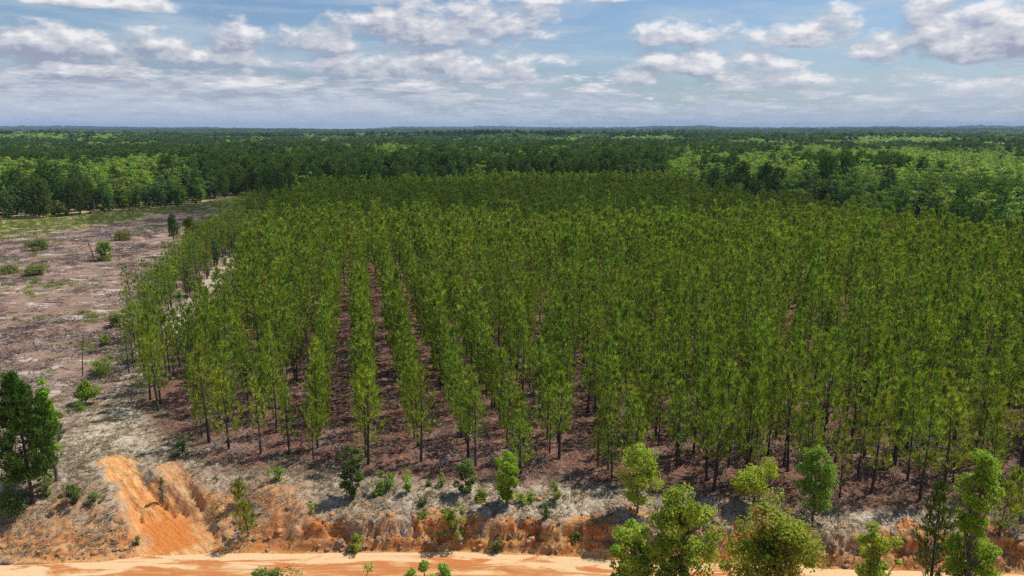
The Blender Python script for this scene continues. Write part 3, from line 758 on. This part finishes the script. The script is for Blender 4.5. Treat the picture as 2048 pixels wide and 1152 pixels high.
def shrub_at(label, px, base, top, wpx, seed, mat='broad', leaf=.11, **kw):
    kw = {**dict(cb=.05, stems=3, rc=.42, cat='shrub', name='shrub', names=('foliage', 'stem'), dens=.7), **kw}
    return broad_at(label, px, base, top, wpx, seed, mat, leaf=leaf, **kw)
# --- left corner
pine_at('dark green pine at the left corner, bare trunk above the grey bank', 66, 1005, 742, 160, 500, 'pine_dark', .20, nb=9, blades=11, tufts=10, L=.40, Wd=.06, spread=.45, shape=1.5)
broad_at('bright green leafy tree right behind the dark corner pine', 114, 962, 745, 66, 501, 'tulip', .15, leaf=.16, dens=1.8, rc=.26)
shrub_at('dark shrub at the foot of the corner pine', 28, 1035, 975, 80, 502, 'broad_dark')
shrub_at('yellow green shrub under the corner pine crown', 40, 965, 920, 60, 503, 'yellow')
shrub_at('thin sapling on the grey bank right of the corner pine', 94, 988, 930, 34, 504, 'broad', column=True, stems=1, name='sapling', cat='sapling')
shrub_at('dark low shrub on the grey slope left of the orange gully', 150, 1006, 962, 46, 505, 'broad_dark')
shrub_at('dull shrub touching the orange gully from the left', 188, 1008, 980, 36, 506, 'dull')
broad_at('small wide leafy tree alone on the clearing edge above the gully', 172, 806, 757, 58, 507, 'yellow', .25, leaf=.16)
shrub_at('small yellow shrub below the lone leafy tree', 158, 820, 802, 28, 508, 'yellow')
shrub_at('bright shrub beside the pale fallen branches at the clearing edge', 205, 748, 708, 60, 509, 'yellow')
shrub_at('dark round bush at the foot of the front left pine', 366, 912, 872, 32, 510, 'broad_dark')
shrub_at('small green bush on the pale bank right of the gully head', 556, 962, 930, 32, 511, 'broad')
shrub_at('tiny bush low on the orange slope left of the gully', 276, 1090, 1072, 20, 512, 'dull')
shrub_at('tiny bush between the two orange gullies', 363, 990, 972, 16, 513, 'yellow')
shrub_at('dark little bush under the pines near the gully head', 322, 968, 950, 14, 514, 'broad_dark')
pine_at('thin dull pine sapling beside the white post', 498, 1078, 1000, 44, 515, 'pine', .12, blades=8)
pine_at('small spindly pine sapling just above the white post', 480, 1010, 958, 22, 516, 'pine', .2)
# --- middle bank
broad_at('dark leafy sapling tree left of the bushy green shrub, at the pine edge', 708, 1000, 888, 52, 520, 'broad_dark', .1, column=True, name='sapling_tree')
shrub_at('bushy green shrub right of the dark leafy sapling', 766, 986, 938, 44, 521, 'broad')
shrub_at('light green sapling with drooping leaves at the pine edge', 815, 984, 940, 30, 522, 'tulip')
shrub_at('faint small shrub between two light green saplings', 858, 972, 945, 18, 523, 'dull')
shrub_at('small light sapling near the middle of the pine edge', 884, 972, 942, 20, 524, 'tulip')
broad_at('dark green small tree left of the brightest sapling tree', 932, 985, 914, 48, 525, 'broad_dark', .1, column=True, name='sapling_tree')
broad_at('tall bright green sapling tree alone in the middle of the bank', 1014, 1010, 893, 60, 526, 'tulip', .12, column=True, name='sapling_tree', leaf=.14)
shrub_at('low bright shrub left under the tall bright sapling tree', 960, 1000, 972, 34, 527, 'broad')
shrub_at('low bright shrub right under the tall bright sapling tree', 1042, 1005, 985, 30, 528, 'broad')
shrub_at('small light shrub right of the tall bright sapling tree', 1062, 1003, 980, 22, 529, 'yellow')
shrub_at('thin pale green sapling on the white sand', 1107, 1003, 962, 30, 530, 'yellow', column=True, stems=2)
shrub_at('dull sapling below the white sand patch', 1092, 1035, 1002, 26, 531, 'dull')
shrub_at('yellow green shrub on the lip of the orange bank', 905, 1048, 996, 52, 532, 'yellow')
shrub_at('small yellow shrub on the pale bank', 846, 1032, 1016, 24, 533, 'yellow')
shrub_at('small olive sapling on the pale bank', 845, 1010, 985, 26, 534, 'dull')
shrub_at('tiny green tuft on the pale bank right of the gully', 623, 1022, 1002, 18, 535, 'broad')
shrub_at('spiky green shrub at the toe of the orange bank', 712, 1102, 1064, 36, 536, 'broad')
shrub_at('small olive bush on the orange bank face', 866, 1090, 1066, 20, 537, 'dull')
shrub_at('small dark bush at the foot of the bank beside the road', 993, 1104, 1074, 30, 538, 'dull')
shrub_at('brownish weed clump on the crumbling right bank', 1152, 1095, 1060, 24, 539, 'dull')
# --- right side
broad_at('loose yellow green tree standing on the bank, left of the big oaks', 1275, 1025, 882, 92, 540, 'oak', .12, leaf=.13, column=True, dens=1.3)
broad_at('round bright tree on the bank behind the middle oak', 1508, 1010, 905, 112, 541, 'oak', .12, leaf=.14, dens=1.3)
broad_at('upright green tree on the bank right of the round bright tree', 1625, 1035, 888, 78, 542, 'broad', .12, leaf=.14, column=True, dens=1.2)
broad_at('leafy low oak across the road, leftmost of the big oaks', 1262, 1270, 1035, 130, 543, 'oak', .15, leaf=.17, dens=1.1, z0=-2, rc=.26)
broad_at('tall leafy oak across the road left of the russet tipped oak', 1352, 1285, 960, 160, 544, 'oak', .15, leaf=.17, dens=1.5, z0=-2, rc=.24)
broad_at('widest oak across the road with russet young leaves on top', 1532, 1290, 985, 235, 545, 'oak', .12, leaf=.17, dens=1.8, z0=-2, rc=.22, tips='oaktip')
broad_at('small oak across the road between wide oak and tall bright tree', 1732, 1275, 1030, 112, 546, 'oak', .12, leaf=.15, dens=1.2, z0=-2, rc=.26)
pine_at('dark pine left against the tall bright green tree', 1858, 1200, 975, 84, 547, 'pine_dark', .2, blades=10, tufts=8, zg=-2)
broad_at('tall narrow bright green tree in tiers near the right edge', 1918, 1265, 888, 98, 548, 'tulip', .08, leaf=.17, column=True, dens=1.25, rc=.36, shell=.5, z0=-2)
pine_at('thin dull pine at the right edge beside the tall bright tree', 1990, 1120, 965, 60, 549, 'pine', .15)
pine_at('thin dull pine at the right corner above the road', 2030, 1100, 940, 58, 550, 'pine', .2)
shrub_at('bright leafy treetop at the bottom right corner', 2034, 1300, 1132, 50, 551, 'tulip', z0=-2, name='broadleaf_tree', cat='tree', names=('crown', 'trunk'), stems=1, cb=.3)
# --- tops of trees in front of the road
for lab, px, base, top, wpx, mt in [('dark green treetop poking up over the road below the gully', 545, 1330, 1122, 170, 'broad_dark'), ('small green treetop over the road below the spiky shrub', 733, 1330, 1124, 60, 'broad'),
                                ('leafy treetop over the road left of its slightly lower twin', 856, 1320, 1116, 84, 'broad'), ('leafy treetop over the road right of its slightly higher twin', 892, 1325, 1120, 60, 'broad'), ('tiny dark treetop at the lower edge left of the oaks', 992, 1330, 1145, 22, 'broad_dark')]:
    broad_at(lab, px, base, top, wpx, 560 + px, mt, .35, leaf=.12, z0=-2, dens=.8)
# --- clearing
pine_at('lone thin dark pine standing at the clearing edge', 352, 512, 432, 20, 600, 'pine_dark', .5, name='lone_pine', blades=6, L=.5, Wd=.1)
pine_at('second thin dark pine beside the lone clearing pine', 383, 505, 436, 24, 601, 'pine_dark', .5, name='lone_pine', blades=6, L=.5, Wd=.1)
shrub_at('wide low shrub right of the lone clearing pines', 400, 470, 440, 46, 602, 'dull', leaf=.2, dens=1.0)
shrub_at('bright round shrub in the clearing beside the leaning snag', 212, 520, 480, 40, 603, 'yellow', leaf=.28)
shrub_at('dark wide bush in the clearing below the thin bare sapling', 78, 500, 472, 52, 604, 'dull', leaf=.2, dens=1.0)
shrub_at('thin bare sapling sticking out of the dark clearing bush', 76, 492, 455, 16, 605, 'dull', leaf=.25, stems=1, dens=.25, name='sapling', cat='sapling')
shrub_at('low dark shrub at the left edge of the clearing', 20, 545, 528, 60, 606, 'dull', leaf=.2, dens=1.0)
shrub_at('low olive shrub left of the yellowish scrub in the clearing', 70, 550, 528, 50, 607, 'dull', leaf=.2, dens=1.0)
shrub_at('yellowish low scrub in the middle of the clearing', 245, 480, 460, 40, 608, 'dull', leaf=.2, dens=1.0)
shrub_at('small pale shrub against the strip of young trees', 232, 655, 625, 34, 609, 'dull', leaf=.2)
shrub_at('small leafy sapling at the lower clearing edge', 213, 690, 665, 26, 610, 'yellow', leaf=.18)
shrub_at('pale green lone bush in front of the left forest edge', 122, 432, 398, 44, 611, 'dull', leaf=.4)
# bare snags, fallen logs
def snag(label, px, base, top, lean, seed, mat='deadd', thick=.07):
    z0 = 0
    for _ in range(4): p_ = at(px, base, z0); z0 = gz(p_[0], p_[1])
    h = top_height(top, p_[0], p_[1], z0); g_ = np.random.default_rng(seed); G = Geo()
    s = np.linspace(0, 1, 6); path = np.c_[lean * s ** 1.2, g_.normal(0, .04, 6) * s, h * s]
    G.tube(path, np.linspace(thick, thick * .25, 6), 6)
    tk = thing('dead_snag', label, 'dead tree', (p_[0], p_[1], z0 - .1))
    part('trunk', G.mesh('snag_trunk', M[mat], True), tk)
    for i in range(7):
        G = Geo(); q_ = g_.uniform(.3, .95); o_ = path[0] * 0 + np.array([np.interp(q_, s, path[:, 0]), np.interp(q_, s, path[:, 1]), h * q_])
        a = g_.uniform(0, 6.28); ln = g_.uniform(.2, .7) * (1.2 - q_) * h * .22 + .15
        e = o_ + [math.cos(a) * ln, math.sin(a) * ln, ln * .6]
        G.tube([o_, (o_ + e) / 2 + g_.normal(0, .03, 3), e], [thick * .35, thick * .22, thick * .1], 4)
        part('branch', G.mesh('snag_branch', M[mat], True), tk)
snag('tall thin dead sapling leaning right at the lower clearing', 165, 752, 657, .75, 700, thick=.06)
snag('broken snag leaning left beside the bright round clearing shrub', 188, 517, 478, -.8, 701, thick=.13)
snag('thin dead stem against the strip of young trees', 236, 695, 628, .1, 702, thick=.05)
snag('short dead stem at the top of the clearing near the pine stand', 424, 462, 443, .1, 703, thick=.14)
snag('bare whitish stem standing before the left forest edge', 190, 428, 398, .1, 704, 'dead', thick=.15)
def log(label, px, py, ln, ang, r_, seed, mat='dead'):
    p_ = at(px, py, 0); z0 = gz(p_[0], p_[1]); g_ = np.random.default_rng(seed); G = Geo()
    s = np.linspace(-.5, .5, 7); path = np.c_[s * ln, g_.normal(0, .03, 7) * ln * .5, np.full(7, r_ * .7)]
    G.tube(path, np.linspace(r_, r_ * .45, 7), 7)
    for i in range(4):
        q_ = g_.uniform(-.2, .45) * ln; a = g_.uniform(-1, 1); o_ = np.array([q_, 0, r_])
        G.tube([o_, o_ + [.25 * ln * .5, a * .3 * ln * .6, g_.uniform(0, .4)]], [r_ * .35, r_ * .1], 4)
    ob = solo('fallen_log', G.mesh('fallen_log', M[mat], True), label, 'log', None, (p_[0], p_[1], z0), 'fallen logs on the clearing', ang)
for i, (lab, px, py, ln, ang) in enumerate([
        ('pale fallen log at the left picture edge above the bright corner tree', 12, 742, 2.6, .1), ('bleached thin log lying above the bright corner tree', 96, 752, 2.2, .9),
        ('long pale branch lying left of the strip of young trees', 214, 744, 3.4, .45), ('short pale log left of the leaning dead sapling', 130, 738, 1.6, -.5),
        ('pale log end just below the strip of young trees', 262, 735, 1.9, .2), ('thin bleached log in the middle of the open clearing', 110, 606, 3.0, -.1),
        ('bleached log near the clearing\'s left edge halfway back', 40, 655, 2.8, .15), ('thin pale log just below the bright round clearing shrub', 208, 532, 3.5, -.2)]):
    log(lab, px, py, ln, ang, .07 if i < 5 else .10, 720 + i)
# white marker post
p_ = at(472, 1078, -1.5); z0 = gz(p_[0], p_[1]); p_ = at(472, 1078, z0); z0 = gz(p_[0], p_[1])
G = Geo(); hw, hh = .045, top_height(1056, p_[0], p_[1], z0)
G.add([(-hw, -hw, -.2), (hw, -hw, -.2), (hw, hw, -.2), (-hw, hw, -.2), (-hw, -hw, hh), (hw, -hw, hh), (hw, hw, hh), (-hw, hw, hh), (0, 0, hh + .05)],
      [[0, 1, 5, 4], [1, 2, 6, 5], [2, 3, 7, 6], [3, 0, 4, 7]])
G.F.append(np.array([[4, 5, 8], [5, 6, 8], [6, 7, 8], [7, 4, 8]]))
wm = bark_mat('white_paint', (.62, .62, .60), (.80, .80, .78), 20)
pt = thing('marker_post', 'white square marker post in the bank beside a pine sapling', 'post', (p_[0], p_[1], z0))
part('post', G.mesh('marker_post', wm), pt)
G = Geo(); G.add([(-hw - .012, -hw - .012, hh * .74), (hw + .012, -hw - .012, hh * .74), (hw + .012, hw + .012, hh * .74), (-hw - .012, hw + .012, hh * .74), (-hw - .012, -hw - .012, hh * .84), (hw + .012, -hw - .012, hh * .84), (hw + .012, hw + .012, hh * .84), (-hw - .012, hw + .012, hh * .84)],
               [[0, 1, 5, 4], [1, 2, 6, 5], [2, 3, 7, 6], [3, 0, 4, 7], [4, 5, 6, 7], [0, 3, 2, 1]])
part('band', G.mesh('post_band', M['bark']), pt)

# ================================================================== GROUND COVER (stuff)
def tuft_mesh(name, seed, mat, n=9, L=.3, Wd=.03, up=.8, spread=.08):
    g_ = np.random.default_rng(seed); G = Geo()
    P = np.c_[g_.normal(0, spread, (n, 2)), np.zeros(n)]
    G.blades(P, unit(g_.normal(0, 1, (n, 3)) * [1, 1, .3] + [0, 0, up]), L * g_.uniform(.5, 1.2, n), Wd, g_)
    return G.mesh(name, mat)
def dry_mat(name, c1, c2): return leaf_mat(name, c1, c2, .15, .01, .3, .9)
dry = [tuft_mesh('dry_tuft', 800 + i, dry_mat('dry_grass', [(.29, .23, .145), (.14, .105, .06), (.38, .31, .215)][i], [(.46, .375, .25), (.24, .18, .11), (.56, .47, .34)][i]), 12, .26, .035, .5) for i in range(3)]
weed = [tuft_mesh('weed_tuft', 810 + i, M[['dull', 'broad_dark'][i]], 12, .24, .05, .5) for i in range(2)]
n = 110000
x = rng.uniform(-42, 46, n); y = rng.uniform(37.5, 78, n)
re2 = road_edge(x); tq = y - re2
dn = fbm(x * .7 + 3, y * .7, 3); fr = frontf(x)
dg, tg = seg_dist(x, y, GUL); dg2, _ = seg_dist(x, y, GUL2)
prob = smooth(tq, .3, 1.3) * (.25 + 1.3 * smooth(dn, .42, .6)) * np.where(y > fr + 1, .22, 1.0)
prob = np.where((dg < 1.2 + 1.4 * tg) | (dg2 < .7), 0, prob)
k = rng.random(n) < prob
x, y, dn = x[k], y[k], dn[k]
gsel = rng.random(len(x)) < .07 * smooth(fbm(x * .35, y * .35 + 8, 2), .4, .6) + .01
scatter('dry_bank_grass', 'short grey dead grass and weeds covering the road bank', 'dry grass', np.c_[x, y, ground_z(x, y)], rng.uniform(0, 6.28, len(x)),
        rng.uniform(.5, 1.3, len(x))[:, None] * np.array([[1, 1, .8]]), np.where(gsel, 3 + rng.integers(0, 2, len(x)), rng.integers(0, 3, len(x))), dry + weed)
fx = rng.uniform(-30, 50, 5000); fy = rng.uniform(43, 90, 5000); k = (fy > frontf(fx) - .5) & (np.abs(fx) < fy * .85)
fx, fy = fx[k], fy[k]
FALLEN = (fx, fy)
# clods of earth and root mats on the bank
import bmesh
cl = []
for i in range(4):
    bm = bmesh.new(); bmesh.ops.create_icosphere(bm, subdivisions=3, radius=1)
    me = bpy.data.meshes.new('clod'); bm.to_mesh(me); bm.free()
    co = np.empty(len(me.vertices) * 3, np.float32); me.vertices.foreach_get('co', co); co = co.reshape(-1, 3).astype(float)
    k_ = .55 + .75 * fbm(co[:, 0] * 1.5 + i * 3, co[:, 1] * 1.5 + co[:, 2] * 1.3, 4, .65)
    co = co * k_[:, None] * [1.2, .9, .65]
    me.vertices.foreach_set('co', co.astype(np.float32).ravel()); me.polygons.foreach_set('use_smooth', np.ones(len(me.polygons), bool))
    me.materials.append(bark_mat('clod_earth', [(.14, .09, .055), (.40, .16, .05), (.20, .13, .08), (.16, .10, .06)][i], [(.32, .22, .14), (.60, .28, .10), (.40, .28, .18), (.34, .22, .14)][i], 2.5)); cl.append(me)
n = 9000
x2 = rng.uniform(-34, 40, n); tq2 = rng.exponential(1.1, n) + .05; y2 = road_edge(x2) + tq2
dg, tg = seg_dist(x2, y2, GUL); dg2, _ = seg_dist(x2, y2, GUL2)
k = (rng.random(n) < .25 + .9 * smooth(fbm(x2 * .5, y2 * .8 + 5, 3), .42, .6)) & (dg > 1.2 + 1.2 * tg) & (dg2 > .6) & (tq2 < 6)
x2, y2 = x2[k][:900], y2[k][:900]; sz = .03 + rng.exponential(.05, len(x2)); sz = np.minimum(sz, .26)
scatter('earth_clods', 'crumbled clods of earth and root mats littering the road bank', 'earth clods', np.c_[x2, y2, ground_z(x2, y2)], rng.uniform(0, 6.28, len(x2)),
        sz[:, None] * rng.uniform(.8, 1.5, (len(x2), 3)), rng.integers(0, 4, len(x2)), cl)
# scrub on the clearing
scr = [tuft_mesh('scrub_tuft', 820 + i, M[['yellow', 'yellow', 'dull'][i]], 22, .75, .11, .7, .35) for i in range(3)]
slash = []
for i in range(3):
    g_ = np.random.default_rng(830 + i); G = Geo()
    for j in range(7):
        a = g_.uniform(0, 3.14); c0 = np.r_[g_.normal(0, .5, 2), .05]; ln = g_.uniform(.3, 1.0)
        G.tube([c0 - [math.cos(a) * ln / 2, math.sin(a) * ln / 2, 0], c0 + [math.cos(a) * ln / 2, math.sin(a) * ln / 2, g_.uniform(0, .2)]], [.03, .012], 3)
    slash.append(G.mesh('slash_twigs', M[['deadd', 'dead', 'deadd'][i]]))
fx, fy = FALLEN
scatter('fallen_branches', 'small dead branches lying on the red brown needle litter', 'branches', np.c_[fx, fy, ground_z(fx, fy)], rng.uniform(0, 6.28, len(fx)),
        rng.uniform(.4, 1.1, len(fx))[:, None] * np.ones((1, 3)), rng.integers(0, 3, len(fx)), slash)
n = 60000
a_ = rng.uniform(55, 262, n); x = -rng.uniform(0, 1, n) * 190 - 18; y = a_
ok = in_poly(x, y, CLEARING) & (x > -y * .85)
x, y = x[ok], y[ok]
ey2 = np.interp(x, [p[0] for p in edge_l], [p[1] for p in edge_l])
gn = fbm(x / 14 + 3, y / 9, 3)
pg = np.clip(.030 * smooth(gn, .45, .6) + .6 * smooth(y - ey2 + 50 * (fbm(x * .1, y * .15, 3) - .5), -52, -14) + .25 * smooth(gn, .6, .7), 0, 1)
isg = rng.random(len(x)) < pg
isl = (~isg) & (rng.random(len(x)) < .10 + .7 * smooth(fbm(x / 5, y / 5, 3), .46, .62))
scatter('clearing_scrub', 'yellow green weeds and scrub growing on the cleared land', 'scrub', np.c_[x, y, ground_z(x, y)][isg], rng.uniform(0, 6.28, isg.sum()),
        rng.uniform(.4, 1.1, isg.sum())[:, None] * np.ones((1, 3)), rng.integers(0, 3, isg.sum()), scr)
scatter('logging_slash', 'dead twigs and logging slash strewn over the cleared land', 'logging debris', np.c_[x, y, ground_z(x, y)][isl], rng.uniform(0, 6.28, isl.sum()),
        rng.uniform(.6, 1.5, isl.sum())[:, None] * np.ones((1, 3)), rng.integers(0, 3, isl.sum()), slash)

# ================================================================== CLOUDS that shade the land, high above the frame
cm, t = new_mat('thin_cloud')
df = t.new('ShaderNodeBsdfDiffuse'); df.inputs[0].default_value = (.9, .9, .9, 1)
tp = t.new('ShaderNodeBsdfTransparent'); mx = t.new('ShaderNodeMixShader'); mx.inputs[0].default_value = .38
t.l.new(tp.outputs[0], mx.inputs[1]); t.l.new(df.outputs[0], mx.inputs[2]); t.l.new(mx.outputs[0], t.new('ShaderNodeOutputMaterial').inputs[0])
def cloud(label, gx, gy, rx_, ry_, seed, alt=520):
    off = np.array([sdir.x, sdir.y]) / sdir.z * alt
    nu, nv = 72, 30
    th = np.linspace(0, 2 * math.pi, nu, endpoint=False); ph = np.linspace(-math.pi / 2, math.pi / 2, nv)
    T, Ph = np.meshgrid(th, ph)
    d_ = np.stack([np.cos(Ph) * np.cos(T), np.cos(Ph) * np.sin(T), np.sin(Ph)], -1)
    k_ = .72 + .62 * (fbm(d_[..., 0] * 2.2 + seed, d_[..., 1] * 2.2 + d_[..., 2] * 1.7, 4, .55) - .25)
    V = d_ * k_[..., None] * np.array([rx_, ry_, min(rx_, ry_) * .3])
    V[..., 2] = np.where(V[..., 2] < 0, V[..., 2] * .35, V[..., 2])
    i = np.arange(nv - 1)[:, None] * nu; j = np.arange(nu)[None]
    Qc = np.stack([i + j, i + (j + 1) % nu, i + nu + (j + 1) % nu, i + nu + j], -1).reshape(-1, 4)
    solo('cloud', mesh_from('cloud', V.reshape(-1, 3), [Qc], [cm], None, True), None, None, 'structure', (gx + off[0], gy + off[1], alt))
cloud('', 15, 205, 150, 52, 1)
cloud('', -1700, 4300, 1300, 900, 2, 2400)
cloud('', 1600, 4200, 1700, 1100, 3, 2400)
cloud('', -150, 1500, 900, 200, 4, 1100)
# ================================================================== HAZE
hm, t = new_mat('haze')
pv = t.new('ShaderNodeVolumePrincipled'); pv.inputs['Color'].default_value = (.50, .68, 1.0, 1); pv.inputs['Density'].default_value = 0.8e-4
pv.inputs['Anisotropy'].default_value = .0
t.l.new(pv.outputs[0], t.new('ShaderNodeOutputMaterial').inputs['Volume'])
hx, hy0, hy1, hz0, hz1 = 14500, -400, 15000, -40, 120
V = np.array([(sx_ * hx, yy, zz_) for zz_ in (hz0, hz1) for yy in (hy0, hy1) for sx_ in (-1, 1)])
hb = mesh_from('haze', V, [np.array([[0, 2, 3, 1], [4, 5, 7, 6], [0, 1, 5, 4], [2, 6, 7, 3], [0, 4, 6, 2], [1, 3, 7, 5]])], [hm])
solo('haze', hb, 'faint blue haze over the far forest', 'haze', 'stuff')
